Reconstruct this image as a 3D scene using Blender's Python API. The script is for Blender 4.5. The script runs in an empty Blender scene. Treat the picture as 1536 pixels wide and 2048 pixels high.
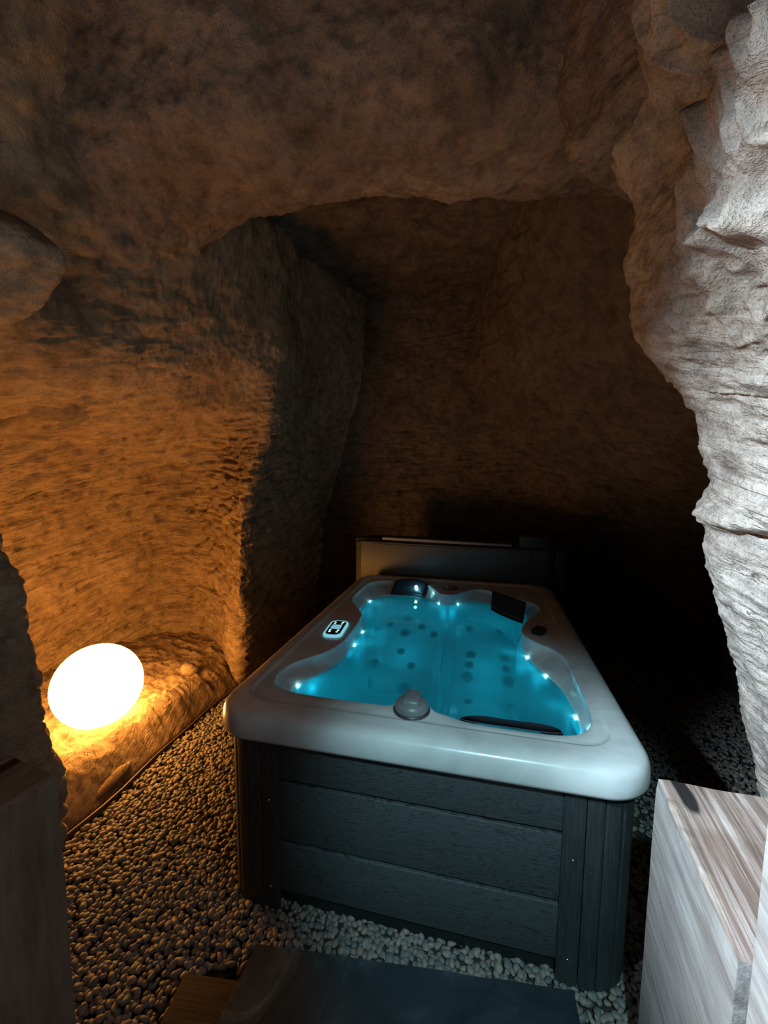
import bpy, bmesh, math, random
import numpy as np
from mathutils import Vector, Matrix
R = math.radians
C = bpy.context.scene.collection
sc = bpy.context.scene

# ---------------------------------------------------------------- camera
cam = bpy.data.objects.new('camera', bpy.data.cameras.new('camera')); C.objects.link(cam)
F_PX = 834.36
pi_, ro_, ya_ = R(-5.761), R(0.343), R(13.011)
fw = Vector((-math.sin(ya_)*math.cos(pi_), math.cos(ya_)*math.cos(pi_), math.sin(pi_)))
rt = Vector((math.cos(ya_), math.sin(ya_), 0)); up = rt.cross(fw)
r2 = rt*math.cos(ro_)+up*math.sin(ro_); u2 = up*math.cos(ro_)-rt*math.sin(ro_)
M = Matrix((r2, u2, -fw)).transposed().to_4x4(); M.translation = Vector((0.969, -1.2636, 1.6795))
cam.matrix_world = M
cam.data.sensor_fit = 'VERTICAL'; cam.data.sensor_height = 36; cam.data.lens = F_PX/2048*36
cam.data.clip_start = 0.02
sc.camera = cam
sc.view_settings.view_transform = 'Standard'; sc.view_settings.look = 'None'
sc.view_settings.gamma = 1; sc.view_settings.exposure = 0
sc.view_settings.use_curve_mapping = False
sc.cycles.max_bounces = 6; sc.cycles.diffuse_bounces = 1; sc.cycles.glossy_bounces = 3
sc.cycles.transparent_max_bounces = 8; sc.cycles.caustics_reflective = False; sc.cycles.caustics_refractive = False
sc.cycles.sample_clamp_indirect = 3.0
w = bpy.data.worlds.new('world'); sc.world = w; w.use_nodes = True
w.node_tree.nodes['Background'].inputs[0].default_value = (0.62, 0.72, 0.85, 1)
w.node_tree.nodes['Background'].inputs[1].default_value = 0.03

def look(o, target):
    o.rotation_euler = (Vector(target)-o.location).to_track_quat('-Z', 'Y').to_euler()
def spot(name, loc, target, power, color, angle, blend, radius):
    l = bpy.data.lights.new(name, 'SPOT'); l.energy = power; l.color = color
    l.spot_size = R(angle); l.spot_blend = blend; l.shadow_soft_size = radius
    o = bpy.data.objects.new(name, l); C.objects.link(o); o.location = loc; look(o, target); return o
# spotlights of the entrance behind and above the camera
spot('entrance_spotlight', (1.15, -1.75, 2.55), (1.12, 0.0, 0.60), 200, (0.42, 0.78, 0.87), 35, 0.8, 0.04)
spot('entrance_rock_spotlight', (-0.1, -1.35, 2.35), (1.75, -0.68, 1.40), 1000, (0.66, 0.86, 1.0), 58, 1.0, 0.03)
fl = bpy.data.lights.new('fill_light', 'AREA'); fl.shape = 'RECTANGLE'; fl.size = 1.0; fl.size_y = 1.0; fl.energy = 3.2; fl.color = (1.0, 0.86, 0.78)  # unseen area light added as dim fill, mainly for the ceiling rock
fo = bpy.data.objects.new('fill_light', fl); C.objects.link(fo); fo.location = (0.5, -2.0, 1.2); look(fo, (0.3, -0.1, 3.2)); fl.spread = R(110)

# ---------------------------------------------------------------- noise in numpy
def _hash(ix, iy, iz, seed):
    h = (ix.astype(np.uint32)*np.uint32(374761393) + iy.astype(np.uint32)*np.uint32(668265263)
         + iz.astype(np.uint32)*np.uint32(2147483647) + np.uint32(seed*974711+12345))
    h = (h ^ (h >> np.uint32(13)))*np.uint32(1274126177)
    h = (h ^ (h >> np.uint32(16)))*np.uint32(2246822519)
    h ^= h >> np.uint32(15)
    return h.astype(np.float64)/4294967295.0*2-1
def vnoise(P, seed=0):
    P = P+1000.5
    i = np.floor(P).astype(np.int64); f = P-i; f = f*f*f*(f*(f*6-15)+10)
    out = 0
    for dx in (0, 1):
        for dy in (0, 1):
            for dz in (0, 1):
                wgt = (f[:, 0] if dx else 1-f[:, 0])*(f[:, 1] if dy else 1-f[:, 1])*(f[:, 2] if dz else 1-f[:, 2])
                out = out+wgt*_hash(i[:, 0]+dx, i[:, 1]+dy, i[:, 2]+dz, seed)
    return out
def fbm(P, octs=4, seed=0, gain=0.5):
    a, s, o = 1.0, 0.0, 0
    for k in range(octs):
        o = o+a*vnoise(P*(2.03**k), seed+k); s += a; a *= gain
    return o/s
def ridged(P, octs=3, seed=0):
    a, s, o = 1.0, 0.0, 0
    for k in range(octs):
        o = o+a*(1-2*np.abs(vnoise(P*(2.1**k), seed+k))); s += a; a *= 0.5
    return o/s
BN = np.array([-0.1, -0.32, 1.0]); BN /= np.linalg.norm(BN)      # normal of the tilted bedding planes
BU = np.array([1.0, 0, 0.1]); BU -= BN*(BU@BN); BU /= np.linalg.norm(BU); BV = np.cross(BN, BU)
def bed(P, su, sn):
    return np.stack([P@BU*su, P@BV*su, P@BN*sn], 1)

# ---------------------------------------------------------------- material helpers
def mat(name):
    m = bpy.data.materials.new(name); m.use_nodes = True; nt = m.node_tree
    return m, nt, nt.nodes['Principled BSDF']
def N(nt, typ, **kw):
    n = nt.nodes.new(typ)
    for k, v in kw.items():
        if k in n.inputs: n.inputs[k].default_value = v
        else: setattr(n, k, v)
    return n
def ramp(nt, fac, stops):
    r = nt.nodes.new('ShaderNodeValToRGB'); nt.links.new(fac, r.inputs[0]); cr = r.color_ramp
    while len(cr.elements) < len(stops): cr.elements.new(0.5)
    for e, (p, c) in zip(cr.elements, stops):
        e.position = p; e.color = (*c, 1) if len(c) == 3 else c
    return r.outputs[0]
def coords(nt, scale=(1, 1, 1), rot=(0, 0, 0)):
    g = nt.nodes.new('ShaderNodeNewGeometry'); m = N(nt, 'ShaderNodeMapping')
    m.inputs['Scale'].default_value = scale; m.inputs['Rotation'].default_value = rot
    nt.links.new(g.outputs['Position'], m.inputs[0]); return m.outputs[0]
def bedcoords(nt, su, sn):
    v = coords(nt, rot=(R(-17.5), R(-6), 0)); m = N(nt, 'ShaderNodeMapping'); m.inputs['Scale'].default_value = (su, su, sn)
    nt.links.new(v, m.inputs[0]); return m.outputs[0]
def objcoords(nt, scale=(1, 1, 1), rot=(0, 0, 0)):
    g = nt.nodes.new('ShaderNodeTexCoord'); m = N(nt, 'ShaderNodeMapping')
    m.inputs['Scale'].default_value = scale; m.inputs['Rotation'].default_value = rot
    nt.links.new(g.outputs['Object'], m.inputs[0]); return m.outputs[0]
def noise(nt, vec, scale, detail=6, rough=0.6, dist=0.0):
    n = N(nt, 'ShaderNodeTexNoise'); n.inputs['Scale'].default_value = scale
    n.inputs['Detail'].default_value = detail; n.inputs['Roughness'].default_value = rough
    n.inputs['Distortion'].default_value = dist
    nt.links.new(vec, n.inputs['Vector']); return n.outputs['Fac']
def mixc(nt, fac, a, b, mode='MIX'):
    m = nt.nodes.new('ShaderNodeMix'); m.data_type = 'RGBA'; m.blend_type = mode
    for sock, v in ((m.inputs[0], fac), (m.inputs[6], a), (m.inputs[7], b)):
        if isinstance(v, (int, float)): sock.default_value = v
        elif isinstance(v, tuple): sock.default_value = (*v, 1)
        else: nt.links.new(v, sock)
    return m.outputs[2]
def math_(nt, op, a, b=0.0):
    m = nt.nodes.new('ShaderNodeMath'); m.operation = op
    for s, v in ((m.inputs[0], a), (m.inputs[1], b)):
        if isinstance(v, (int, float)): s.default_value = v
        else: nt.links.new(v, s)
    return m.outputs[0]
def bump(nt, h, strength, dist, prev=None):
    b = N(nt, 'ShaderNodeBump'); b.inputs['Strength'].default_value = strength; b.inputs['Distance'].default_value = dist
    nt.links.new(h, b.inputs['Height'])
    if prev is not None: nt.links.new(prev, b.inputs['Normal'])
    return b.outputs[0]

def rock_mat(name, base, dark, light, moss=0.0, mosscol=(0.04, 0.065, 0.03), strata=1.0, lichen=None):
    m, nt, bs = mat(name)
    v = coords(nt); vs = bedcoords(nt, 2.6, 24)
    n1 = noise(nt, v, 2.2, 8, .62); n2 = noise(nt, v, 11, 6, .7); n3 = noise(nt, vs, 1.6, 6, .62, .6); g = noise(nt, v, 160, 3, .7)
    col = ramp(nt, n1, [(.3, dark), (.5, base), (.72, light)])
    sx_ = N(nt, 'ShaderNodeSeparateXYZ'); nt.links.new(v, sx_.inputs[0])
    hz_ = N(nt, 'ShaderNodeMapRange'); hz_.inputs[1].default_value = 1.7; hz_.inputs[2].default_value = 2.5; hz_.inputs[3].default_value = 1.0; hz_.inputs[4].default_value = .18
    nt.links.new(math_(nt, 'ADD', sx_.outputs[2], math_(nt, 'MULTIPLY', n1, .5)), hz_.inputs[0]); hs = hz_.outputs[0]
    col = mixc(nt, math_(nt, 'MULTIPLY', hs, .55*strata), col, ramp(nt, n3, [(.32, tuple(c*.45 for c in dark)), (.47, base), (.75, light)]))
    col = mixc(nt, .75, col, ramp(nt, n2, [(.35, (.42, .4, .4)), (.55, (1, 1, 1)), (.8, (1.15, 1.12, 1.1))]), 'MULTIPLY')
    col = mixc(nt, .6, col, ramp(nt, g, [(.3, (.45, .45, .45)), (.5, (1, 1, 1)), (.75, (1.3, 1.28, 1.25))]), 'MULTIPLY')
    cr = noise(nt, bedcoords(nt, 1.5, 13), 1.3, 5, .55, .4); ca = math_(nt, 'ABSOLUTE', math_(nt, 'SUBTRACT', cr, .5))
    crm = math_(nt, 'MULTIPLY', ramp(nt, ca, [(.0, (1, 1, 1)), (.012, (0, 0, 0))]), math_(nt, 'MULTIPLY', ramp(nt, noise(nt, v, 4.5, 3, .5), [(.48, (0, 0, 0)), (.58, (1, 1, 1))]), hs))
    crm = math_(nt, 'MULTIPLY', crm, strata)
    col = mixc(nt, math_(nt, 'MULTIPLY', crm, .75), col, tuple(c*.35 for c in dark))
    if moss:
        mk = ramp(nt, noise(nt, coords(nt, scale=(1, 1, 1)), 5.5, 9, .72, .5), [(.64-.03*moss, (0, 0, 0)), (.70, (1, 1, 1))])
        mk = math_(nt, 'MULTIPLY', mk, 0.75)
        col = mixc(nt, mk, col, mosscol)
    if lichen:
        mk = ramp(nt, noise(nt, coords(nt), 2.6, 7, .6), [(.47, (0, 0, 0)), (.62, (1, 1, 1))])
        col = mixc(nt, mk, col, lichen)
    nt.links.new(col, bs.inputs['Base Color'])
    bs.inputs['Roughness'].default_value = .93; bs.inputs['Specular IOR Level'].default_value = .2
    b = bump(nt, g, .9, .006); b = bump(nt, n2, .75, .022, b); b = bump(nt, math_(nt, 'SUBTRACT', 1.0, crm), .7, .012, b); b2 = bump(nt, n3, .9*strata, .03, b); nt.links.new(math_(nt, 'MULTIPLY', hs, .9*strata), b2.node.inputs['Strength']) if hasattr(b2, 'node') else None; b = b2
    nt.links.new(b, bs.inputs['Normal'])
    return m
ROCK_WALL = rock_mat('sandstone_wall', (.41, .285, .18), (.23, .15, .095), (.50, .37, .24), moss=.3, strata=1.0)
ROCK_RECESS = rock_mat('shaded_sandstone', (.165, .13, .102), (.095, .075, .058), (.23, .18, .14), moss=.2, strata=1.0)  # darker copy of the wall rock; recess shade is painted into its colour
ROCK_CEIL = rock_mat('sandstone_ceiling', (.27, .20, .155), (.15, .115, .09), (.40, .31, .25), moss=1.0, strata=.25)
ROCK_PALE = rock_mat('pale_sandstone', (.44, .37, .32), (.24, .165, .12), (.56, .50, .45), strata=.9)

ROCK_LEFT = rock_mat('brown_sandstone', (.37, .28, .20), (.22, .16, .12), (.45, .36, .27), strata=.4)
def simple(name, col, rough=.5, spec=.5, metal=0, emis=None, es=0, coat=0):
    m, nt, bs = mat(name); bs.inputs['Base Color'].default_value = (*col, 1)
    n = noise(nt, objcoords(nt), 40, 3)
    nt.links.new(mixc(nt, 1.0, (*col,)[:3], ramp(nt, n, [(.3, (.88, .88, .88)), (.7, (1.08, 1.08, 1.08))]), 'MULTIPLY'), bs.inputs['Base Color'])
    bs.inputs['Roughness'].default_value = rough; bs.inputs['Specular IOR Level'].default_value = spec
    bs.inputs['Metallic'].default_value = metal; bs.inputs['Coat Weight'].default_value = coat
    if emis: bs.inputs['Emission Color'].default_value = (*emis, 1); bs.inputs['Emission Strength'].default_value = es
    return m

# ---------------------------------------------------------------- object helpers
def empty(name, loc=(0, 0, 0), parent=None):
    o = bpy.data.objects.new(name, None); C.objects.link(o); o.location = loc; o.parent = parent; return o
def tag(o, label=None, cat=None, group=None, kind=None):
    for k, v in (('label', label), ('category', cat), ('group', group), ('kind', kind)):
        if v: o[k] = v
    return o
def from_arrays(name, V, Fq, m, parent=None, smooth=True):
    me = bpy.data.meshes.new(name); V = np.asarray(V, np.float32); Fq = np.asarray(Fq, np.int32); k = Fq.shape[1]
    me.vertices.add(len(V)); me.vertices.foreach_set('co', V.ravel())
    me.loops.add(Fq.size); me.loops.foreach_set('vertex_index', Fq.ravel())
    me.polygons.add(len(Fq)); me.polygons.foreach_set('loop_start', np.arange(0, Fq.size, k, dtype=np.int32))
    me.polygons.foreach_set('loop_total', np.full(len(Fq), k, np.int32))
    me.polygons.foreach_set('use_smooth', np.full(len(Fq), smooth, bool))
    me.materials.append(m); me.update(calc_edges=True); me.validate()
    o = bpy.data.objects.new(name, me); C.objects.link(o); o.parent = parent; return o
def from_bm(name, bm, m, parent=None, smooth=True):
    me = bpy.data.meshes.new(name); bmesh.ops.recalc_face_normals(bm, faces=bm.faces[:]); bm.to_mesh(me); bm.free()
    for p in me.polygons: p.use_smooth = smooth
    if m: me.materials.append(m)
    o = bpy.data.objects.new(name, me); C.objects.link(o); o.parent = parent; return o
def grid_faces(a, b, wrap=False):
    i, j = np.meshgrid(np.arange(a-1), np.arange(b if wrap else b-1), indexing='ij')
    j2 = (j+1) % b
    return np.stack([i*b+j, (i+1)*b+j, (i+1)*b+j2, i*b+j2], -1).reshape(-1, 4)
def catmull(P, n, closed=False):
    """resample control points along axis 0 to n points, catmull-rom with clamped ends"""
    P = np.asarray(P, float); K = len(P)
    if closed: t = np.linspace(0, K, n, endpoint=False)
    else: t = np.linspace(0, K-1, n)
    i = np.floor(t).astype(int)
    if not closed: i = np.minimum(i, K-2)
    f = (t-i).reshape((-1,)+(1,)*(P.ndim-1))
    g = (lambda q: P[q % K]) if closed else (lambda q: P[np.clip(q, 0, K-1)])
    p0, p1, p2, p3 = g(i-1), g(i), g(i+1), g(i+2)
    return .5*((2*p1)+(-p0+p2)*f+(2*p0-5*p1+4*p2-p3)*f**2+(-p0+3*p1-3*p2+p3)*f**3)
def grid_normals(G):
    du = np.gradient(G, axis=0); dv = np.gradient(G, axis=1); n = np.cross(du, dv)
    return n/(np.linalg.norm(n, axis=2, keepdims=True)+1e-9)
def box_bm(bm, c, s, rot=None, bevel=0.0, seg=2):
    r = bmesh.ops.create_cube(bm, size=1.0); vs = r['verts']
    for v in vs: v.co = Vector((v.co.x*s[0], v.co.y*s[1], v.co.z*s[2]))
    if bevel:
        es = list({e for v in vs for e in v.link_edges})
        rr = bmesh.ops.bevel(bm, geom=es, offset=bevel, segments=seg, profile=.5, affect='EDGES'); vs = list({v for f in rr['faces'] for v in f.verts}|{v for v in vs if v.is_valid})
    for v in vs:
        co = v.co
        if rot is not None: co = rot @ co
        v.co = co+Vector(c)
    return vs
def box(name, c, s, m, parent=None, bevel=.003, rot=None, seg=2):
    bm = bmesh.new(); box_bm(bm, (0, 0, 0), s, None, bevel, seg)
    o = from_bm(name, bm, m, parent); o.location = c
    if rot: o.rotation_euler = rot
    return o

# ---------------------------------------------------------------- cave shell
def rock_disp(V, amp_big=.05, amp_mid=.02, amp_str=.02, seed=0, fine=.006):
    d = amp_big*fbm(V*1.6, 3, seed)+amp_mid*fbm(V*6, 4, seed+10)
    k = np.clip((2.45-V[:, 2])/.7, .25, 1)*amp_str
    mask = np.clip(.6+1.6*fbm(V*2.3+7, 2, seed+60), 0, 1.3)
    d = d+.6*k*ridged(bed(V, 1.7, 9), 3, seed+20)*mask
    d = d-1.0*k*mask*np.clip(ridged(bed(V, 3.2, 17), 2, seed+30)-.42, 0, 1)*2.2
    d = d+.35*k*fbm(bed(V, 5, 40), 2, seed+31)
    pits = vnoise(bed(V, 11, 30), seed+40)
    d = d-k*np.clip(pits-.38, 0, 1)*2.2
    return d+fine*fbm(V*38, 2, seed+50)
def loft(name, stations, n_u, n_v, m, flip=False, parent=None, disp=(.05, .02, .02, 0, .006), kind='structure', extra=None):
    G = np.array(stations, float)
    G = catmull(G, n_u); G = catmull(G.transpose(1, 0, 2), n_v).transpose(1, 0, 2)
    nn = grid_normals(G)*(-1 if flip else 1)
    V = G.reshape(-1, 3); Nn = nn.reshape(-1, 3)
    d = rock_disp(V, *disp)
    if extra is not None: d = d+extra(V)
    V = V+Nn*d[:, None]
    Fq = grid_faces(n_u, n_v)
    if flip: Fq = Fq[:, ::-1]
    o = from_arrays(name, V, Fq, m, parent)
    if kind: o['kind'] = kind
    return o, V, Fq
Z6 = (-.05, .12, .6, 1.3, 2.0, 2.6, 3.15, 3.75)
Zn = (-.05, .2, .6, 1.3, 1.8, 2.15, 2.6, 3.75)
def st(*xy, Z=Z6): return [(x, y, z) for (x, y), z in zip(xy, Z)]
left_st = [
    st((-2.3, -1.7), (-2.3, -1.7), (-2.3, -1.7), (-2.25, -1.7), (-1.6, -1.7), (-.9, -1.7), (-.8, -1.7), (-.5, -1.7), Z=Zn),
    st((-2.2, -.6), (-2.2, -.6), (-2.22, -.6), (-2.12, -.6), (-1.6, -.6), (-.90, -.5), (-.72, -.5), (-.3, -.5), Z=Zn),
    st((-2.2, .3), (-2.2, .3), (-2.22, .3), (-2.12, .3), (-1.6, .3), (-.88, .25), (-.68, .2), (-.22, .1), Z=Zn),
    st((-2.18, 1.0), (-2.18, 1.0), (-2.2, 1.0), (-2.08, 1.0), (-1.6, .93), (-.88, .75), (-.64, .6), (-.22, .5), Z=Zn),
    st((-2.06, 1.55), (-2.06, 1.55), (-2.08, 1.55), (-1.96, 1.52), (-1.55, 1.32), (-.88, 1.02), (-.62, .88), (-.24, .8), Z=Zn),
    st((-1.84, 1.92), (-1.85, 1.92), (-1.88, 1.95), (-1.76, 1.9), (-1.4, 1.62), (-.86, 1.22), (-.59, 1.06), (-.28, 1.0), Z=Zn),
    st((-1.54, 1.98), (-1.54, 1.98), (-1.55, 2.0), (-1.45, 1.95), (-1.18, 1.70), (-.80, 1.36), (-.56, 1.22), (-.34, 1.15), Z=Zn),
    st((-1.2, 1.8), (-1.2, 1.8), (-1.2, 1.83), (-1.12, 1.78), (-.94, 1.62), (-.70, 1.46), (-.53, 1.36), (-.40, 1.3), Z=Zn),
    st((-.92, 1.55), (-.92, 1.55), (-.9, 1.56), (-.85, 1.56), (-.73, 1.55), (-.58, 1.52), (-.48, 1.48), (-.42, 1.44), Z=Zn),
    st((-.80, 1.52), (-.80, 1.52), (-.79, 1.54), (-.75, 1.56), (-.62, 1.58), (-.50, 1.58), (-.45, 1.58), (-.42, 1.58), Z=Zn),
    st((-.76, 1.75), (-.76, 1.75), (-.75, 1.78), (-.72, 1.8), (-.60, 1.84), (-.50, 1.86), (-.44, 1.88), (-.40, 1.9), Z=Zn),
    st((-.72, 2.3), (-.72, 2.3), (-.72, 2.3), (-.66, 2.3), (-.52, 2.35), (-.38, 2.4), (-.3, 2.4), (-.28, 2.4)),
    st((-.70, 2.85), (-.70, 2.85), (-.7, 2.85), (-.6, 2.85), (-.38, 2.85), (-.2, 2.85), (-.17, 2.85), (-.17, 2.85)),
]
back_st = [
    left_st[-1],
    st((-.45, 3.0), (-.45, 3.0), (-.45, 3.0), (-.4, 2.98), (-.2, 2.95), (-.05, 2.94), (-.02, 2.94), (-.02, 2.94)),
    st((.2, 3.05), (.2, 3.05), (.2, 3.05), (.2, 3.0), (.2, 2.97), (.2, 2.95), (.2, 2.95), (.2, 2.95)),
    st((.9, 3.1), (.9, 3.1), (.85, 3.1), (.8, 3.05), (.65, 3.0), (.5, 2.97), (.5, 2.95), (.5, 2.95)),
    st((1.5, 3.1), (1.5, 3.1), (1.4, 3.1), (1.2, 3.0), (.95, 2.97), (.7, 2.95), (.72, 2.94), (.72, 2.94)),
    st((1.95, 3.05), (1.95, 3.05), (1.85, 3.0), (1.6, 2.9), (1.25, 2.85), (.85, 2.85), (.85, 2.85), (.85, 2.85)),
]
right_st = [
    back_st[-1],
    st((2.25, 2.9), (2.25, 2.9), (2.15, 2.8), (1.9, 2.65), (1.5, 2.5), (1.1, 2.4), (.98, 2.4), (.95, 2.4)),
    st((2.6, 2.6), (2.6, 2.6), (2.5, 2.45), (2.25, 2.25), (1.85, 2.1), (1.4, 1.95), (1.15, 1.9), (1.05, 1.9)),
    st((2.9, 2.0), (2.9, 2.0), (2.8, 1.9), (2.55, 1.75), (2.1, 1.6), (1.7, 1.45), (1.35, 1.4), (1.2, 1.4)),
    st((3.0, 1.2), (3.0, 1.2), (2.9, 1.2), (2.65, 1.15), (2.2, 1.1), (1.85, 1.0), (1.5, .95), (1.35, .9)),
    st((3.0, .3), (3.0, .3), (2.9, .3), (2.65, .3), (2.25, .3), (1.95, .3), (1.6, .3), (1.5, .3)),
    st((3.0, -1.7), (3.0, -1.7), (2.9, -1.7), (2.65, -1.7), (2.3, -1.7), (2.0, -1.7), (1.8, -1.7), (1.7, -1.7)),
]
ALL = np.array(left_st+back_st[1:]+right_st[1:], float)
nst = [len(left_st), len(left_st)+len(back_st)-1, len(ALL)]
# even out the columns, then cut the one continuous shell into its three walls
PER = 48
seg = [(0, (nst[0]-1)*PER), ((nst[0]-1)*PER, (nst[1]-1)*PER), ((nst[1]-1)*PER, (nst[2]-1)*PER)]
G = catmull(ALL, (len(ALL)-1)*PER+1); G = catmull(G.transpose(1, 0, 2), 430).transpose(1, 0, 2)
nn = grid_normals(G); Vw = G.reshape(-1, 3)
dw = rock_disp(Vw, .055, .022, .03, 0, .006)
G = (Vw+nn.reshape(-1, 3)*dw[:, None]).reshape(G.shape)
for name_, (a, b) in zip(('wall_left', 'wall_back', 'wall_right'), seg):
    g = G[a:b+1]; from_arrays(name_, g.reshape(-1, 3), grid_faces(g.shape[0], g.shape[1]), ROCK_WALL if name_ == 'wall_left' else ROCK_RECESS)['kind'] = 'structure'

# ceiling: profile runs from the back of the recess over its lip to the entrance
def prof(x, dy=0.0, dz=0.0):
    return [(x, y+dy*(1 if 0 <= y <= 1.6 else 0), z+dz) for y, z in
            ((3.4, 3.36), (2.6, 3.36), (1.9, 3.38), (1.4, 3.36), (1.12, 3.26), (.94, 3.05), (.78, 2.95), (.48, 2.90), (.24, 2.96), (.12, 3.14), (.02, 3.3), (-.3, 3.42), (-.9, 3.45), (-1.8, 3.4))]
ceil_st = [prof(-1.9, .1, -1.1), prof(-1.2, .05, -.9), prof(-.85, .0, -.5), prof(-.58, -.03, -.17), prof(-.3, -.05, -.02), prof(.0, -.02, 0), prof(.3, 0, .02), prof(.6, .02, .02), prof(.9, .02, -.02),
           prof(1.2, .08, -.03), prof(1.5, .1, -.05), prof(1.9, .1, -.1), prof(2.6, .1, -.3)]
ceil_o, ceil_V, ceil_F = loft('ceiling', ceil_st, 420, 420, ROCK_CEIL, flip=False, disp=(.05, .035, .006, 5, .007))

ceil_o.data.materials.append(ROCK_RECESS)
ceil_o.data.polygons.foreach_set('material_index', (ceil_V[ceil_F[:, 0], 1] > 1.02).astype(np.int32))  # rear part of the ceiling takes the rock with painted shade

# rock jambs of the entrance
def jamb(name, sil, plan, m, n_u, n_v, flip, disp, extra=None, label=None):
    sts = []
    for (dx, dy, fol) in plan:
        sts.append([(x*fol+dx, .1+dy, z) for x, z in sil])
    return loft(name, sts, n_u, n_v, m, flip=flip, disp=disp, extra=extra)
sil_r = [(1.95, -.1), (1.88, .2), (1.82, .56), (1.78, .78), (1.74, .94), (1.71, 1.09), (1.67, 1.24), (1.63, 1.38), (1.60, 1.5), (1.585, 1.58), (1.60, 1.66), (1.57, 1.74), (1.555, 1.85),
         (1.49, 1.95), (1.41, 2.04), (1.375, 2.14), (1.355, 2.27), (1.37, 2.38), (1.345, 2.48), (1.30, 2.56), (1.27, 2.66), (1.27, 2.9), (1.28, 3.2), (1.3, 3.5)]
plan_r = [(1.1, .75, 1), (.6, .6, 1), (.28, .35, 1), (.1, .16, 1), (.0, .0, 1), (.03, -.14, 1), (.09, -.3, 1), (.14, -.5, 1), (.16, -.8, 1), (.16, -1.2, 1), (.2, -1.8, 1)]
def lumps(V):
    # shelves and knobs of the right-hand rock, nearer to the entrance
    d = np.zeros(len(V))
    for (y, z, ry, rz, a) in ((-.42, 2.26, .20, .14, .12), (-.36, 2.62, .25, .12, .12), (-.55, 1.9, .2, .1, .07), (-.5, 2.05, .12, .06, -.05), (-.2, 1.9, .25, .05, .03),
                              (-.2, 1.56, .4, .03, .035), (-.2, 1.51, .4, .02, -.035), (-.3, 1.72, .3, .03, -.025)):
        d += a*np.exp(-((V[:, 1]-y)/ry)**2-((V[:, 2]-z)/rz)**2)
    rough = np.clip((V[:, 2]-1.6)/.6, 0, 1)*np.clip((-.06-V[:, 1])/.22, 0, 1)
    d += rough*.11*ridged(V*6.5, 3, 77)
    near = np.clip((-.18-V[:, 1])/.2, 0, 1)*np.clip((2.1-V[:, 2])/.3, 0, 1)*np.clip((V[:, 2]-1.3)/.2, 0, 1)
    d += near*.04*ridged(bed(V, 2.2, 8), 2, 78)
    return d
jamb('wall_front_right', sil_r, plan_r, ROCK_PALE, 420, 620, False, (.02, .022, .012, 3, .008), lumps)
# hanging knob of rock over the right jamb
def blob(name, c, r, m, seed, sub=6, amp=.3, cut=None):
    bm = bmesh.new(); bmesh.ops.create_icosphere(bm, subdivisions=sub, radius=1)
    V = np.array([v.co[:] for v in bm.verts]); P = V*np.array(r)
    d = amp*fbm(P*3+seed, 4, seed)+.06*fbm(P*18, 3, seed+3)+.03*fbm(P*60, 2, seed+5)
    P = P*(1+d[:, None])+np.array(c)
    for v, p in zip(bm.verts, P): v.co = p
    return from_bm(name, bm, m)

sil_b = [(1.62, 2.42), (1.50, 2.50), (1.36, 2.54), (1.22, 2.545), (1.175, 2.57), (1.17, 2.65), (1.15, 2.72), (1.155, 2.82), (1.17, 2.97), (1.2, 3.2), (1.22, 3.5)]
plan_b = [(.9, .7, 1), (.45, .42, 1), (.2, .22, 1), (.05, .08, 1), (0, .0, 1), (.05, -.1, 1), (.14, -.22, 1), (.3, -.36, 1), (.5, -.5, 1)]
jamb('trim_1', sil_b, plan_b, ROCK_CEIL, 260, 260, False, (.02, .02, .012, 9, .008))
sil_l = [(-.6, -.1), (-.58, .3), (-.585, .5), (-.61, .63), (-.63, .75), (-.65, .94), (-.67, 1.1), (-.67, 1.24), (-.74, 1.33), (-.80, 1.45), (-.88, 1.7), (-.86, 1.9), (-.80, 2.08), (-.58, 2.22), (-.43, 2.31), (-.38, 2.38), (-.47, 2.46), (-.75, 2.62), (-.7, 3.1), (-.7, 3.5)]
plan_l = [(-1.3, -.05, 1), (-.6, -.08, 1), (-.2, -.12, 1), (-.04, -.16, 1), (0, -.22, 1), (-.02, -.34, 1), (-.1, -.5, 1), (-.14, -.8, 1), (-.14, -1.2, 1), (-.2, -1.8, 1)]
jamb('wall_front_left', sil_l, plan_l, ROCK_LEFT, 300, 420, True, (.02, .03, .012, 13, .006))

# ---------------------------------------------------------------- floor, niche ledge
m, nt, bs = mat('dark_soil')
n_ = noise(nt, coords(nt), 60, 4); nt.links.new(ramp(nt, n_, [(.3, (.025, .02, .016)), (.7, (.06, .05, .042))]), bs.inputs['Base Color']); bs.inputs['Roughness'].default_value = .95
SOIL = m
xs = np.linspace(-1.2, 3.2, 90); ys = np.linspace(-2.2, 3.3, 110)
X, Y = np.meshgrid(xs, ys, indexing='ij'); Vf = np.stack([X.ravel(), Y.ravel(), np.zeros(X.size)], 1)
Vf[:, 2] = .006*fbm(Vf*5, 3, 4)-.012
floor = from_arrays('floor', Vf, grid_faces(90, 110), SOIL); floor['kind'] = 'structure'

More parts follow.
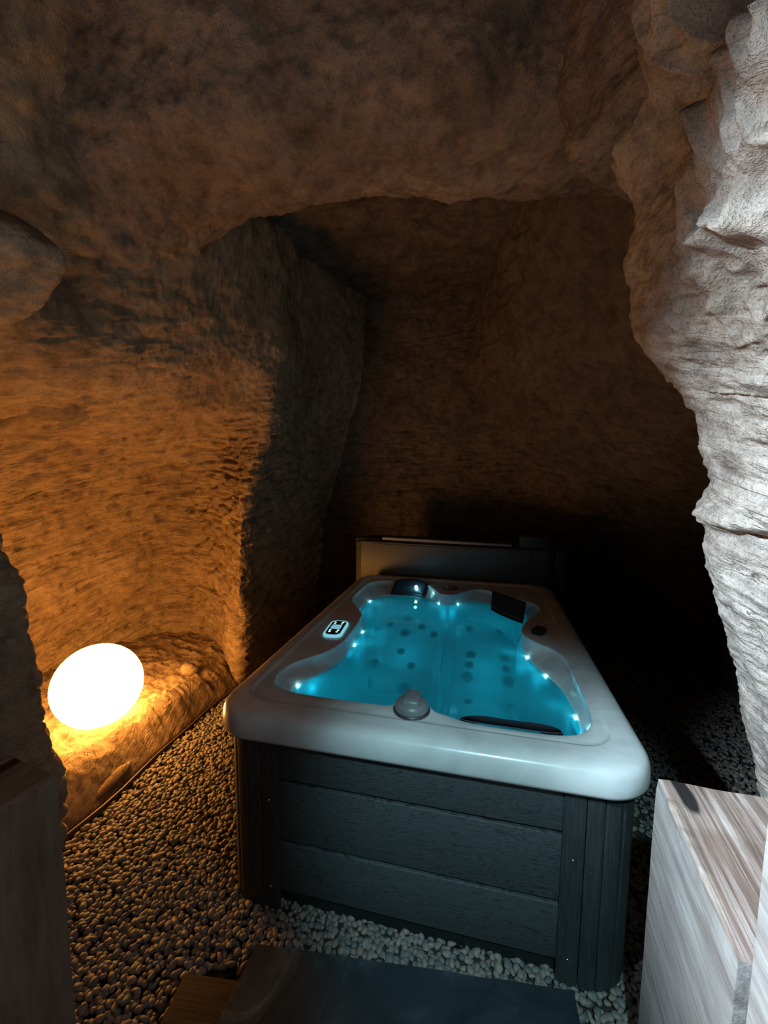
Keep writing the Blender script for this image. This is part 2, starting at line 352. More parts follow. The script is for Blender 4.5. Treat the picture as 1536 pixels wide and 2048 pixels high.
def ledge_edge(y): return -.82+.012*np.sin(y*5)-.006*np.sin(y*11+1)
nu, nv = 360, 420
u = np.linspace(0, 1, nu); yy = np.linspace(-1.6, 2.3, nv)
U, YY = np.meshgrid(u, yy, indexing='ij')
XE = ledge_edge(YY)
XX = XE-np.clip(U-.03, 0, 1)*2.1
base = np.stack([XX.ravel(), YY.ravel(), np.zeros(XX.size)], 1)
dist = (XE-XX).ravel()
bk = np.clip(dist/.30, 0, 1); h = -.03+.03*np.clip(dist/.02, 0, 1)+.165*(1+.30*np.clip((1.4-base[:, 1])/.4, 0.2, 1)*np.exp(-((dist-.16)/.12)**2))*(1-(1-bk)**1.7)-.015*np.clip((dist-.15)/.2, 0, 1)+.18*np.clip((dist-1.3)/.6, 0, 1)**2
h += .035*np.clip(dist/.2, 0, 1)*fbm(base*3, 4, 50)+.018*ridged(bed(base, 5, 30), 3, 51)*np.clip(dist/.1, 0, 1)+.02*np.clip(dist/.1, 0, 1)*np.maximum(0, fbm(base*9, 3, 52))+.005*fbm(base*45, 2, 53)
h = np.where(U.ravel() < .01, -.05, h)
base[:, 2] = h
ledge = from_arrays('niche_ledge', base, grid_faces(nu, nv), ROCK_WALL); ledge['kind'] = 'structure'

# loose stones on the ledge
def stone(c, r, seed, label, m=ROCK_WALL, rz=0):
    bm = bmesh.new(); bmesh.ops.create_icosphere(bm, subdivisions=3, radius=1)
    V = np.array([v.co[:] for v in bm.verts])
    P = V*(1+.28*fbm(V*1.3+seed, 3, seed)[:, None])*np.array(r)
    for v, p in zip(bm.verts, P): v.co = p
    o = from_bm('stone', bm, m); o.location = c; o.rotation_euler = (.1, .15, rz)
    return tag(o, label, 'stone')
stone((-.865, .40, .055), (.035, .12, .03), 3, 'long low stone lying on the niche edge above the gravel strip', rz=.1)
stone((-1.10, 1.30, .19), (.06, .045, .05), 8, 'small upright stone on the niche ledge near the bright wall corner', rz=.4)

# thin strip along the niche edge
m_strip = simple('weathered_edging', (.12, .085, .04), .45)
def strip(name, pts, w_, h_, m, label):
    pts = [Vector(p) for p in pts]; bm = bmesh.new(); rows = []
    for i, p in enumerate(pts):
        t = (pts[min(i+1, len(pts)-1)]-pts[max(i-1, 0)]).normalized(); s = t.cross(Vector((0, 0, 1))).normalized()*w_/2
        rows.append([bm.verts.new(p+s), bm.verts.new(p+s+Vector((0, 0, h_))), bm.verts.new(p-s+Vector((0, 0, h_))), bm.verts.new(p-s)])
    for a, b in zip(rows, rows[1:]):
        for k in range(4): bm.faces.new((a[k], a[(k+1) % 4], b[(k+1) % 4], b[k]))
    bm.faces.new(rows[0]); bm.faces.new(rows[-1])
    return tag(from_bm(name, bm, m, smooth=False), label, 'edging')
ys_ = np.linspace(-.35, 1.5, 16)
strip('edging_strip', [(ledge_edge(y)+.012, y, -.01) for y in ys_], .005, .045, m_strip, 'thin edging strip between the gravel and the lamp niche')

# ---------------------------------------------------------------- gravel
PEB = []
for k, (c1, c2) in enumerate((((.20, .16, .14), (.28, .235, .205)), ((.165, .15, .14), (.235, .215, .205)), ((.24, .18, .15), (.31, .24, .20)), ((.11, .11, .11), (.17, .17, .165)))):
    m, nt, bs = mat('pebble_stone_%s' % 'abcd'[k]); n_ = noise(nt, coords(nt), 30, 3)
    nt.links.new(ramp(nt, n_, [(.35, c1), (.65, c2)]), bs.inputs['Base Color']); bs.inputs['Roughness'].default_value = .6
    PEB.append(m)
rng = np.random.default_rng(7)
ico = bmesh.new(); bmesh.ops.create_icosphere(ico, subdivisions=2, radius=1)
IV = np.array([v.co[:] for v in ico.verts]); IF = np.array([[v.index for v in f.verts] for f in ico.faces]); ico.free()
def pebble_shape(s):
    d = 1+.30*vnoise(IV*1.1+s*7.3, s)+.1*vnoise(IV*2.4+s, s+1)
    return IV*d[:, None]
shapes = [pebble_shape(s) for s in range(12)]
sp = .0192
px, py = np.meshgrid(np.arange(-.86, 3.0, sp), np.arange(-1.0, 3.05, sp), indexing='ij')
px = px.ravel()+rng.uniform(-.4, .4, px.size)*sp; py = py.ravel()+rng.uniform(-.4, .4, py.size)*sp
keep = (px > ledge_edge(py)+.02) & ~((px > .12) & (px < 1.40) & (py > .12) & (py < 1.97))
keep &= ~((px > .12) & (px < 1.38) & (py < -.20+.1*px))
keep &= ~((px > 1.42) & (py < -.14)) & ~((px < -.06) & (py < -.46) & (px > -.3)) & (py > -.75) & ~((px > 1.9) & (py < .2))
keep &= ~((px > 1.6) & (py > .25) & (rng.uniform(0, 1, px.size) < .35))
px, py = px[keep], py[keep]; n = len(px)
size = rng.uniform(.0105, .0170, n); asp = rng.uniform(.62, .95, n); flat = rng.uniform(.45, .75, n)
pz = .002+rng.uniform(0, .015, n)
ang = rng.uniform(0, 6.283, n); tilt = rng.normal(0, .35, n); tax = rng.uniform(0, 6.283, n)
def rotm(a, t, ax):
    ca, sa, ct, st_ = math.cos(a), math.sin(a), math.cos(t), math.sin(t)
    Rz = np.array([[ca, -sa, 0], [sa, ca, 0], [0, 0, 1]]); cx, sx = math.cos(ax), math.sin(ax)
    K = np.array([[0, 0, sx], [0, 0, -cx], [-sx, cx, 0]]); Rt = np.eye(3)+st_*K+(1-ct)*K@K
    return Rt@Rz
# the largest in view stand as pebbles of their own
dd = (px-.97)**2+(py+1.26)**2+1.68**2
vis = (py > -.16+.1*px) & (px > .45) & (px < 1.38) & (py < .14)
order = np.argsort(np.where(vis, dd, 99)); solo = set(order[:300].tolist())
pmesh = {}
VS = []; FS = []; MI = []; off = 0
matid = rng.integers(0, 4, n); shid = rng.integers(0, 12, n)
for i in range(n):
    if i in solo:
        key = (int(shid[i]), int(matid[i]))
        if key not in pmesh:
            o = from_arrays('pebble', shapes[key[0]], IF, PEB[key[1]], floor); pmesh[key] = o.data
        else:
            o = bpy.data.objects.new('pebble', pmesh[key]); C.objects.link(o); o.parent = floor
        Rm = rotm(ang[i], tilt[i], tax[i])@np.diag((size[i], size[i]*asp[i], size[i]*flat[i]))
        mw = Matrix([[*Rm[0], px[i]], [*Rm[1], py[i]], [*Rm[2], pz[i]], [0, 0, 0, 1]])
        o.matrix_local = mw
        continue
    Rm = rotm(ang[i], tilt[i], tax[i])@np.diag((size[i], size[i]*asp[i], size[i]*flat[i]))
    VS.append(shapes[shid[i]]@Rm.T+np.array((px[i], py[i], pz[i]))); FS.append(IF+off); MI.append(np.full(len(IF), matid[i])); off += len(IV)
gr = from_arrays('gravel', np.concatenate(VS), np.concatenate(FS), PEB[0], floor)
for mm in PEB[1:]: gr.data.materials.append(mm)
gr.data.polygons.foreach_set('material_index', np.concatenate(MI).astype(np.int32)); gr['kind'] = 'stuff'

# ---------------------------------------------------------------- wood
def wood_mat(name, c1, c2, c3, axis, freq=26, rough=.75):
    m, nt, bs = mat(name)
    sc_ = [freq, freq, freq]; sc_[axis] = 1.1
    v = objcoords(nt, scale=tuple(sc_)); n1 = noise(nt, v, 1.6, 8, .62, .3)
    n2 = noise(nt, objcoords(nt), 5, 5, .6); v2 = objcoords(nt, scale=tuple(a*3 for a in sc_)); n3 = noise(nt, v2, 1.5, 4, .6)
    col = ramp(nt, n1, [(.3, c1), (.47, c2), (.62, c3)])
    col = mixc(nt, .5, col, ramp(nt, n2, [(.3, (.72, .7, .68)), (.6, (1.05, 1.03, 1))]), 'MULTIPLY')
    col = mixc(nt, .45, col, ramp(nt, n3, [(.35, (.6, .55, .52)), (.55, (1.05, 1, 1))]), 'MULTIPLY')
    k = noise(nt, objcoords(nt, scale=tuple(4 if i != axis else 1.2 for i in range(3))), 2.4, 2, .4)
    col = mixc(nt, ramp(nt, k, [(.70, (0, 0, 0)), (.735, (1, 1, 1))]), col, tuple(c*.3 for c in c1))
    nt.links.new(col, bs.inputs['Base Color']); bs.inputs['Roughness'].default_value = rough; bs.inputs['Specular IOR Level'].default_value = .12
    nt.links.new(bump(nt, n3, .5, .004, bump(nt, n1, .7, .008)), bs.inputs['Normal'])
    return m
WOOD_PALE = wood_mat('sawn_larch_top', (.07, .055, .055), (.26, .18, .15), (.44, .37, .345), 1, freq=38)
WOOD_SIDE = wood_mat('sawn_larch_side', (.17, .14, .13), (.30, .275, .26), (.36, .34, .325), 1, freq=10)
WOOD_BROWN = wood_mat('sawn_larch_brown', (.22, .14, .11), (.33, .23, .18), (.42, .31, .26), 1, freq=14)
WOOD_BSIDE = wood_mat('sawn_larch_brown_side', (.13, .09, .07), (.19, .14, .11), (.25, .18, .145), 2, freq=9)
def timber(name, corner, yaw, sx, sy, h_, label, top, side, seed=0, jag=.0):
    """sawn timber post; corner = far inner top corner; sx toward +x local, sy toward -y local"""
    bm = bmesh.new(); nx, ny, nz = 14, 20, 26
    def sheet(fn, a, b, mi):
        g = [[bm.verts.new(fn(i/a, j/b)) for j in range(b+1)] for i in range(a+1)]
        for i in range(a):
            for j in range(b):
                f = bm.faces.new((g[i][j], g[i+1][j], g[i+1][j+1], g[i][j+1])); f.material_index = mi
    sheet(lambda s, t: (s*sx, -t*sy, h_), nx, ny, 0)
    sheet(lambda s, t: (0, -s*sy, t*h_), ny, nz, 1); sheet(lambda s, t: (sx, -s*sy, t*h_), ny, nz, 1)
    sheet(lambda s, t: (s*sx, 0, t*h_), nx, nz, 1); sheet(lambda s, t: (s*sx, -sy, t*h_), nx, nz, 1)
    sheet(lambda s, t: (s*sx, -t*sy, 0), nx, ny, 1)
    bmesh.ops.remove_doubles(bm, verts=bm.verts[:], dist=1e-5)
    V = np.array([v.co[:] for v in bm.verts]); d = .004*fbm(V*6+seed, 3, seed); e = .006*fbm(V*24+seed, 2, seed+2)
    for v, a, b in zip(bm.verts, d, e):
        edge = (abs(v.co.x) < 1e-4 or abs(v.co.x-sx) < 1e-4) and v.co.z > h_-1e-4
        v.co.x += a; v.co.y += a
        if edge: v.co.x += b; v.co.z -= abs(b)
        if v.co.z > h_-1e-3: v.co.z += a*1.5
    me = bpy.data.meshes.new(name); bmesh.ops.recalc_face_normals(bm, faces=bm.faces[:]); bm.to_mesh(me); bm.free()
    me.materials.append(top); me.materials.append(side)
    for p in me.polygons: p.use_smooth = False
    o = bpy.data.objects.new(name, me); C.objects.link(o); o.location = (corner[0], corner[1], 0); o.rotation_euler = (0, 0, yaw)
    return tag(o, label, 'post')
timber('timber_post', (1.430, -.136), R(-5), .34, .42, .9, 'pale rough-sawn timber post right of the tub with striped sloping grain on its top', WOOD_PALE, WOOD_SIDE, 1)
timber('timber_post', (1.385, -.60), R(-4), .2, .34, 1.25, 'taller pale timber post at the right edge in front of the striped one', WOOD_PALE, WOOD_SIDE, 5)
o = timber('timber_post', (-.265, -.455), R(-9), .205, .5, .9, 'brown sawn timber post at the left edge beside the dark rock', WOOD_BROWN, WOOD_BSIDE, 9)

# step in front of the tub: sleeper and slate slab
WOOD_STEP = wood_mat('step_sleeper_wood', (.024, .018, .016), (.045, .032, .027), (.07, .05, .042), 0)
b = box('step_sleeper', (.74, -.42, .035), (1.26, .48, .07), WOOD_STEP, None, .006, (0, 0, R(6.2))); tag(b, 'brown timber sleeper under the slate slab of the step', 'sleeper')
m, nt, bs = mat('dark_slate')
v = coords(nt); n1 = noise(nt, v, 4, 7, .65, .8); n2 = noise(nt, v, 50, 4, .6)
col = ramp(nt, n1, [(.35, (.014, .021, .026)), (.56, (.026, .038, .046)), (.63, (.045, .062, .072)), (.74, (.13, .155, .17))])
nt.links.new(col, bs.inputs['Base Color']); bs.inputs['Roughness'].default_value = .6; bs.inputs['Specular IOR Level'].default_value = .22
nt.links.new(bump(nt, n1, .35, .012, bump(nt, n2, .3, .004)), bs.inputs['Normal']); SLATE = m
bm = bmesh.new(); gx, gy = 40, 24
def slab_pt(s, t, z):
    p = np.array([[s*3, t*2, z*10]]); e = .006*float(fbm(p*3, 3, 31)[0])
    x = .285+s*1.005; y = -.148+.107*s-t*.62
    x += (-.02*t if s < .001 else 0)
    if s in (0, 1): x += e
    if t in (0, 1): y += e
    return Vector((x, y, z+.0025*float(fbm(p*2, 3, 33)[0])))
for z0, flip in ((.105, 0), (.07, 1)):
    g = [[bm.verts.new(slab_pt(i/gx, j/gy, z0)) for j in range(gy+1)] for i in range(gx+1)]
    for i in range(gx):
        for j in range(gy): bm.faces.new((g[i][j], g[i+1][j], g[i+1][j+1], g[i][j+1]))
    rim_ = [g[i][0] for i in range(gx+1)]+[g[gx][j] for j in range(1, gy+1)]+[g[i][gy] for i in range(gx-1, -1, -1)]+[g[0][j] for j in range(gy-1, 0, -1)]
    if not flip: top_rim = rim_
    else:
        for k in range(len(rim_)): bm.faces.new((top_rim[k], top_rim[(k+1) % len(rim_)], rim_[(k+1) % len(rim_)], rim_[k]))
tag(from_bm('slate_slab', bm, SLATE, smooth=False), 'dark slate slab of the step in front of the hot tub', 'slab')

# ---------------------------------------------------------------- globe lamp
m, nt, bs = mat('glowing_opal_plastic'); bs.inputs['Base Color'].default_value = (.9, .8, .65, 1)
bs.inputs['Emission Color'].default_value = (1.0, .435, .09, 1); bs.inputs['Emission Strength'].default_value = 33; bs.inputs['Roughness'].default_value = .4
gl = empty('globe_lamp', (-1.23, .675, .152)); tag(gl, 'large glowing white globe lamp resting on the niche ledge', 'lamp')
bm = bmesh.new(); bmesh.ops.create_uvsphere(bm, u_segments=64, v_segments=40, radius=.236)
s = from_bm('globe', bm, m, gl); s.location = (0, 0, .236)
bm = bmesh.new(); bmesh.ops.create_cone(bm, segments=40, radius1=.085, radius2=.08, depth=.02, cap_ends=True)
s = from_bm('base_ring', bm, simple('lamp_base_grey', (.2, .2, .2)), gl); s.location = (0, 0, .006)

# ---------------------------------------------------------------- hot tub
TW, TL = 1.523, 2.13
tub = empty('hot_tub', (TW/2, TL/2, 0)); tag(tub, 'rectangular hot tub with marbled white shell and charcoal wood-effect cabinet', 'hot tub')
TO = Vector((TW/2, TL/2, 0))
def P_(o):
    o.parent = tub; o.location = Vector(o.location)-TO; return o
m, nt, bs = mat('marbled_acrylic')
v = coords(nt, scale=(1, 1, 1)); n1 = noise(nt, v, 1.6, 5, .55, 2.6); n2 = noise(nt, coords(nt, scale=(1, 3, 1), rot=(0, 0, .5)), 2.6, 4, .5, 1.5)
col = mixc(nt, .5, ramp(nt, n1, [(.3, (.42, .43, .44)), (.5, (.62, .63, .64)), (.7, (.72, .73, .73))]), ramp(nt, n2, [(.35, (.48, .49, .50)), (.6, (.70, .71, .71))]))
nt.links.new(col, bs.inputs['Base Color']); bs.inputs['Roughness'].default_value = .28; bs.inputs['Coat Weight'].default_value = .35; bs.inputs['Coat Roughness'].default_value = .12
ACR = m
Bc = [(.24, .215), (.36, .205), (.6, .205), (.66, .215), (.69, .245), (.74, .262), (.795, .245), (.83, .21), (.87, .195), (.95, .17), (1.1, .162), (1.25, .168), (1.33, .2), (1.375, .27), (1.388, .37), (1.388, .6), (1.383, .78), (1.345, .88), (1.27, .96), (1.22, 1.05), (1.22, 1.15), (1.26, 1.28),
      (1.33, 1.42), (1.36, 1.52), (1.34, 1.62), (1.25, 1.70), (1.09, 1.83), (1.02, 1.88), (.95, 1.87), (.88, 1.80), (.82, 1.72), (.77, 1.69), (.70, 1.71), (.65, 1.80), (.58, 1.9), (.48, 1.96), (.35, 1.97), (.22, 1.94), (.14, 1.85), (.12, 1.72), (.12, 1.5), (.145, 1.38), (.21, 1.27),
      (.27, 1.16), (.29, 1.05), (.295, .85), (.29, .7), (.25, .58), (.19, .5), (.145, .42), (.132, .33), (.16, .25)]
Wc = [(.27, .255), (.38, .24), (.6, .24), (.68, .26), (.74, .285), (.81, .265), (.87, .23), (.95, .21), (1.1, .2), (1.22, .205), (1.31, .235), (1.35, .31), (1.358, .4), (1.352, .52), (1.338, .62), (1.305, .71), (1.265, .8), (1.235, .9), (1.215, 1.0), (1.205, 1.12), (1.225, 1.28), (1.27, 1.45),
      (1.285, 1.56), (1.25, 1.63), (1.18, 1.69), (1.07, 1.76), (.98, 1.79), (.92, 1.79), (.86, 1.75), (.81, 1.685), (.77, 1.66), (.72, 1.675), (.66, 1.74), (.56, 1.79), (.42, 1.80), (.3, 1.77), (.22, 1.69), (.19, 1.56), (.19, 1.42), (.235, 1.28), (.29, 1.15), (.308, 1.04), (.315, .88),
      (.312, .7), (.295, .59), (.25, .48), (.205, .4), (.195, .33), (.215, .28)]
CX, CY = .76, 1.1
NT = 900
TH = np.linspace(-math.pi, math.pi, NT, endpoint=False)
def radial(poly, smooth=True):
    P = catmull(np.array(poly, float), 2400, True) if smooth else np.array(poly, float)
    a = np.arctan2(P[:, 1]-CY, P[:, 0]-CX); r = np.hypot(P[:, 0]-CX, P[:, 1]-CY); o = np.argsort(a); a, r = a[o], r[o]
    a = np.concatenate([a-2*math.pi, a, a+2*math.pi]); r = np.concatenate([r, r, r]); return np.interp(TH, a, r)
def rrect(x0, y0, x1, y1, rad):
    pts = []
    for cx, cy, a0 in ((x1-rad, y0+rad, -90), (x1-rad, y1-rad, 0), (x0+rad, y1-rad, 90), (x0+rad, y0+rad, 180)):
        for k in range(41): a = R(a0+90*k/40); pts.append((cx+rad*math.cos(a), cy+rad*math.sin(a)))
    out = []
    for p, q in zip(pts, pts[1:]+pts[:1]):
        for k in range(40): out.append((p[0]+(q[0]-p[0])*k/40, p[1]+(q[1]-p[1])*k/40))
    return out
def off_rr(d, rad=.165): return radial(rrect(d, d, TW-d, TL-d, max(rad-d, .02)), False)
def ring(r, z):
    z = np.broadcast_to(z, TH.shape); return np.stack([CX+r*np.cos(TH), CY+r*np.sin(TH), z], 1)
rB, rW = radial(Bc), radial(Wc)
rA = radial(rrect(.088, .118, TW-.105, TL-.10, .11), False)
rings = []
for d, z in ((.06, .705), (.012, .705), (.003, .709), (0, .72), (.001, .745), (.004, .765), (.010, .781), (.020, .791), (.034, .797), (.055, .800)):
    rings.append(ring(off_rr(d), z))
r55 = off_rr(.055)
rings.append(ring(np.maximum(rA+.012, rA), .8005)); rings.append(ring(rA+.004, .7995)); rings.append(ring(rA-.001, .794)); rings.append(ring(rA-.006, .7915))
rB = np.minimum(rB, rA-.022)
xB = CX+rB*np.cos(TH); yB = CY+rB*np.sin(TH)
for f, z in ((.25, .7915), (.5, .792), (.75, .792), (.9, .791)):
    rings.append(ring(rA-.006+(rB+.012-(rA-.006))*f, z))
rings.append(ring(rB+.006, .7905)); rings.append(ring(rB+.0025, .789)); rings.append(ring(rB+.0005, .786)); rings.append(ring(rB-.001, .774))
rWm = np.minimum(rW, rB-.012)
WZ = .722
for f in (.2, .4, .6, .8, 1.0):
    z = .774+(.715-.774)*f; rings.append(ring((rB-.001)+(rWm-(rB-.001))*f, z))
def depth(x, y, s):
    """basin floor height"""
    left = x < .745
    hl = np.where(y > 1.28, .40+.42*np.clip(y-1.28, 0, 1), np.where(y > .78, .30, .38+.25*np.clip(.78-y, 0, 1)*0))
    def sm(a, b, t): t = np.clip((t-a)/(b-a), 0, 1); return t*t*(3-2*t)
    hl = .28+.12*sm(1.15, 1.35, y)+.20*sm(1.3, 1.85, y)+.10*sm(.95, .7, y)+.16*sm(.65, .2, y)
    hr = .34+.10*sm(1.25, 1.45, y)+.16*sm(1.4, 1.8, y)+.03*np.sin(np.clip((y-.4)/.8, 0, 1)*math.pi)+.14*sm(.5, .15, y)
    mix = sm(.72, .80, x); hh = hl*(1-mix)+hr*mix
    return hh+.07*np.exp(-((x-.76)/.035)**2)
ds = np.linspace(0, 1, 60)
for f in ds[1:]:
    s = 1-f
    r = rWm*(.985 if f < .05 else 1)*s if f > .12 else rWm*(1-f*.55)
    r = rWm*np.clip(1-.5*f if f < .15 else (1-.075)*(1-f)/(.85), 0, 1)
    x = CX+r*np.cos(TH); y = CY+r*np.sin(TH)
    wall = min(1, f/.15); wz = wall*wall*(3-2*wall)
    z = .715*(1-wz)+depth(x, y, s)*wz
    rings.append(ring(np.maximum(r, .0005), z))
Vt = np.concatenate(rings); Ft = grid_faces(len(rings), NT, True)
shell = from_arrays('shell', Vt-np.array(TO), Ft[:, ::-1], ACR, tub)

# water
m, nt, bs = mat('tub_water'); nt.nodes.remove(bs); out = nt.nodes['Material Output']
tr = N(nt, 'ShaderNodeBsdfTransparent'); tr.inputs[0].default_value = (.30, .80, .90, 1)
gs = N(nt, 'ShaderNodeBsdfGlossy'); gs.inputs['Roughness'].default_value = .03
fr = N(nt, 'ShaderNodeFresnel'); fr.inputs['IOR'].default_value = 1.33; mx = N(nt, 'ShaderNodeMixShader')
nb = bump(nt, noise(nt, coords(nt), 5, 2, .5), .05, .01); nt.links.new(nb, gs.inputs['Normal']); nt.links.new(nb, fr.inputs['Normal'])
nt.links.new(fr.outputs[0], mx.inputs[0]); tl = N(nt, 'ShaderNodeBsdfTranslucent'); tl.inputs[0].default_value = (.3, .85, .9, 1); m2 = N(nt, 'ShaderNodeMixShader'); m2.inputs[0].default_value = .28
nt.links.new(tr.outputs[0], m2.inputs[1]); nt.links.new(tl.outputs[0], m2.inputs[2]); nt.links.new(m2.outputs[0], mx.inputs[1]); nt.links.new(gs.outputs[0], mx.inputs[2]); nt.links.new(mx.outputs[0], out.inputs[0])
WATER = m
wr = rWm+.002
wrings = [np.array(ring(wr*f, WZ)) for f in (1, .9, .75, .6, .45, .3, .15, .001)]
wv = np.concatenate(wrings); wo = from_arrays('bath_water', wv, grid_faces(len(wrings), NT, True)[:, ::-1], WATER)
tag(wo, 'clear turquoise lit water filling the hot tub', 'water')

# LEDs: lamps at the waterline, with point lights added under it
LEDM = simple('led_lens', (.8, .95, 1), .3, emis=(.45, .95, 1), es=30)
def r_at(rarr, x, y):
    a = math.atan2(y-CY, x-CX); return float(np.interp(a, TH, rarr))
leds = [(.205, 1.62),  (.70, 1.675), (.83, 1.69), (.315, .86), (.215, .40), (1.222, .93), (1.29, .74), (1.353, .42), (.30, 1.05)]
TEAL = (.02, .72, 1.0)
bml = bmesh.new(); bmesh.ops.create_uvsphere(bml, u_segments=12, v_segments=8, radius=.0065)
ml = None
for i, (x, y) in enumerate(leds):
    a = math.atan2(y-CY, x-CX); rr = float(np.interp(a, TH, rWm))
    lx, ly = CX+(rr-.002)*math.cos(a), CY+(rr-.002)*math.sin(a)
    if ml is None: o = from_bm('led', bml, LEDM); ml = o.data
    else: o = bpy.data.objects.new('led', ml); C.objects.link(o)
    o.location = (lx, ly, WZ-.006); P_(o)
    l = bpy.data.lights.new('tub_light', 'POINT'); l.energy = .11; l.color = TEAL; l.shadow_soft_size = .03
    lo = bpy.data.objects.new('tub_light', l); C.objects.link(lo); lo.location = (CX+(rr-.085)*math.cos(a), CY+(rr-.085)*math.sin(a), WZ-.05)
for x, y, e in ((.5, .5, .58), (.5, 1.40, .58), (1.03, .55, .58), (1.03, 1.35, .58)):      # added point lights afloat in the water to brighten the basin
    l = bpy.data.lights.new('tub_light', 'POINT'); l.energy = e; l.color = TEAL; l.shadow_soft_size = .14
    lo = bpy.data.objects.new('tub_light', l); C.objects.link(lo); lo.location = (x, y, WZ-.16)

# jets
JD = simple('jet_dark', (.03, .04, .045), .4); JR = simple('jet_ring', (.18, .2, .21), .3)
def hz(x, y):
    return float(depth(np.array([x]), np.array([y]), 0)[0])
def jet(x, y, r, z=None):
    z = hz(x, y) if z is None else z
    e = .01; nrm = Vector((-(hz(x+e, y)-hz(x-e, y))/(2*e), -(hz(x, y+e)-hz(x, y-e))/(2*e), 1)).normalized()
    bm = bmesh.new(); rows = []
    for rr, zz in ((r, -.003), (r, .003), (r*.82, .006), (r*.62, .004), (r*.58, .001)):
        rows.append([bm.verts.new((rr*math.cos(k*math.pi/12), rr*math.sin(k*math.pi/12), zz)) for k in range(24)])
    for a, b in zip(rows, rows[1:]):
        for k in range(24): bm.faces.new((a[k], a[(k+1) % 24], b[(k+1) % 24], b[k]))
    o = from_bm('jet', bm, JR); o.location = (x, y, z+.002); o.rotation_euler = nrm.to_track_quat('Z', 'Y').to_euler(); P_(o)
    bm = bmesh.new(); rows = []
    for rr, zz in ((r*.6, .001), (r*.45, .003), (r*.3, .006), (r*.12, .006), (.0005, .002)):
        rows.append([bm.verts.new((rr*math.cos(k*math.pi/9), rr*math.sin(k*math.pi/9), zz)) for k in range(18)])
    for a, b in zip(rows, rows[1:]):
        for k in range(18): bm.faces.new((a[k], a[(k+1) % 18], b[(k+1) % 18], b[k]))
    from_bm('nozzle', bm, JD, o)
JETS = [(0.464, 1.723, 0.0337), (0.469, 1.596, 0.036), (0.288, 1.212, 0.0387), (0.537, 1.213, 0.0379), (0.922, 1.327, 0.035), (1.169, 1.325, 0.0373), (1.154, 1.478, 0.0361), (0.938, 1.474, 0.0334), (0.258, 1.815, 0.0273), (0.392, 1.864, 0.0274), (0.513, 1.87, 0.0273), (0.643, 1.825, 0.0267), (0.366, 2.024, 0.0288), (0.476, 2.039, 0.0287), (0.349, 1.653, 0.0259), (0.582, 1.66, 0.0291), (0.265, 1.594, 0.0256), (0.676, 1.605, 0.0284), (0.467, 1.453, 0.0275), (0.314, 1.331, 0.0268), (0.557, 1.335, 0.0263), (0.917, 1.667, 0.0284), (1.133, 1.669, 0.0315), (0.972, 2.034, 0.0238), (0.931, 1.395, 0.026), (1.16, 1.394, 0.0255), (0.933, 1.072, 0.026), (1.174, 1.079, 0.0254)]
for x, y, r in JETS: jet(x, y, r)

# cabinet
m, nt, bs = mat('charcoal_wood_effect_board')
gn = noise(nt, coords(nt, scale=(1.3, 1.3, 13)), 1.8, 3, .5, .2)
wv_o = math_(nt, 'ADD', math_(nt, 'MULTIPLY', math_(nt, 'SINE', math_(nt, 'MULTIPLY', gn, 170)), .5), .5)
fine = noise(nt, coords(nt, scale=(14, 14, 120)), 3, 3)
wv_h = math_(nt, 'ADD', wv_o, math_(nt, 'MULTIPLY', fine, 1.2))
col = ramp(nt, wv_h, [(.5, (.022, .026, .028)), (1.1, (.062, .071, .075))])
nt.links.new(col, bs.inputs['Base Color']); bs.inputs['Roughness'].default_value = .62
nt.links.new(bump(nt, wv_h, .35, .0009), bs.inputs['Normal']); BOARD = m
m, nt, bs = mat('charcoal_slat')
fine = noise(nt, coords(nt, scale=(90, 90, 6)), 2, 4); dust = noise(nt, coords(nt), 220, 2, .5)
col = ramp(nt, fine, [(.35, (.024, .028, .03)), (.65, (.042, .048, .051))])
col = mixc(nt, ramp(nt, dust, [(.72, (0, 0, 0)), (.76, (1, 1, 1))]), col, (.35, .4, .4))
nt.links.new(col, bs.inputs['Base Color']); bs.inputs['Roughness'].default_value = .55
nt.links.new(bump(nt, fine, .3, .002), bs.inputs['Normal']); SLAT = m
BLACK = simple('black_plastic', (.012, .013, .014), .6)
YC = .036; XR = TW-.036
ZT = .712
# dark plinth and inner body
bm = bmesh.new()
for z0, z1, d in ((0, .70, .075),):
    pts = rrect(d, d, TW-d, TL-d, .11)[::20]
    lo_ = [bm.verts.new((x-TO.x, y-TO.y, z0)) for x, y in pts]; hi_ = [bm.verts.new((x-TO.x, y-TO.y, z1)) for x, y in pts]
    for k in range(len(pts)): bm.faces.new((lo_[k], lo_[(k+1) % len(pts)], hi_[(k+1) % len(pts)], hi_[k]))
from_bm('plinth', bm, BLACK, tub)
XP0, XP1 = .272, 1.25
for (z0, z1) in ((.088, .284), (.298, .528), (.542, .712)):
    hh = z1-z0; zc = (z0+z1)/2
    P_(box('board', ((XP0+XP1)/2, YC+.022, zc), (XP1-XP0+.01, .02, hh), BOARD, bevel=.003))
    P_(box('board', ((XP0+XP1)/2, TL-YC-.022, zc), (XP1-XP0+.01, .02, hh), BOARD, bevel=.003))
    P_(box('board', (YC+.022, TL/2, zc), (.02, TL-2*.272+.01, hh), BOARD, bevel=.003))
    P_(box('board', (XR-.022, TL/2, zc), (.02, TL-2*.272+.01, hh), BOARD, bevel=.003))
RC = .135
def path(s):   # corner path: flat .095 on the front, quarter arc, flat on the side; local frame for the right front corner
    L1 = (XR-RC)-XP1; La = RC*math.pi/2
    if s <= L1: return Vector((XP1+s, YC, 0)), Vector((0, -1, 0))
    if s <= L1+La:
        a = (s-L1)/RC; return Vector((XR-RC+RC*math.sin(a), YC+RC-RC*math.cos(a), 0)), Vector((math.sin(a), -math.cos(a), 0))
    return Vector((XR, YC+RC+(s-L1-La), 0)), Vector((1, 0, 0))
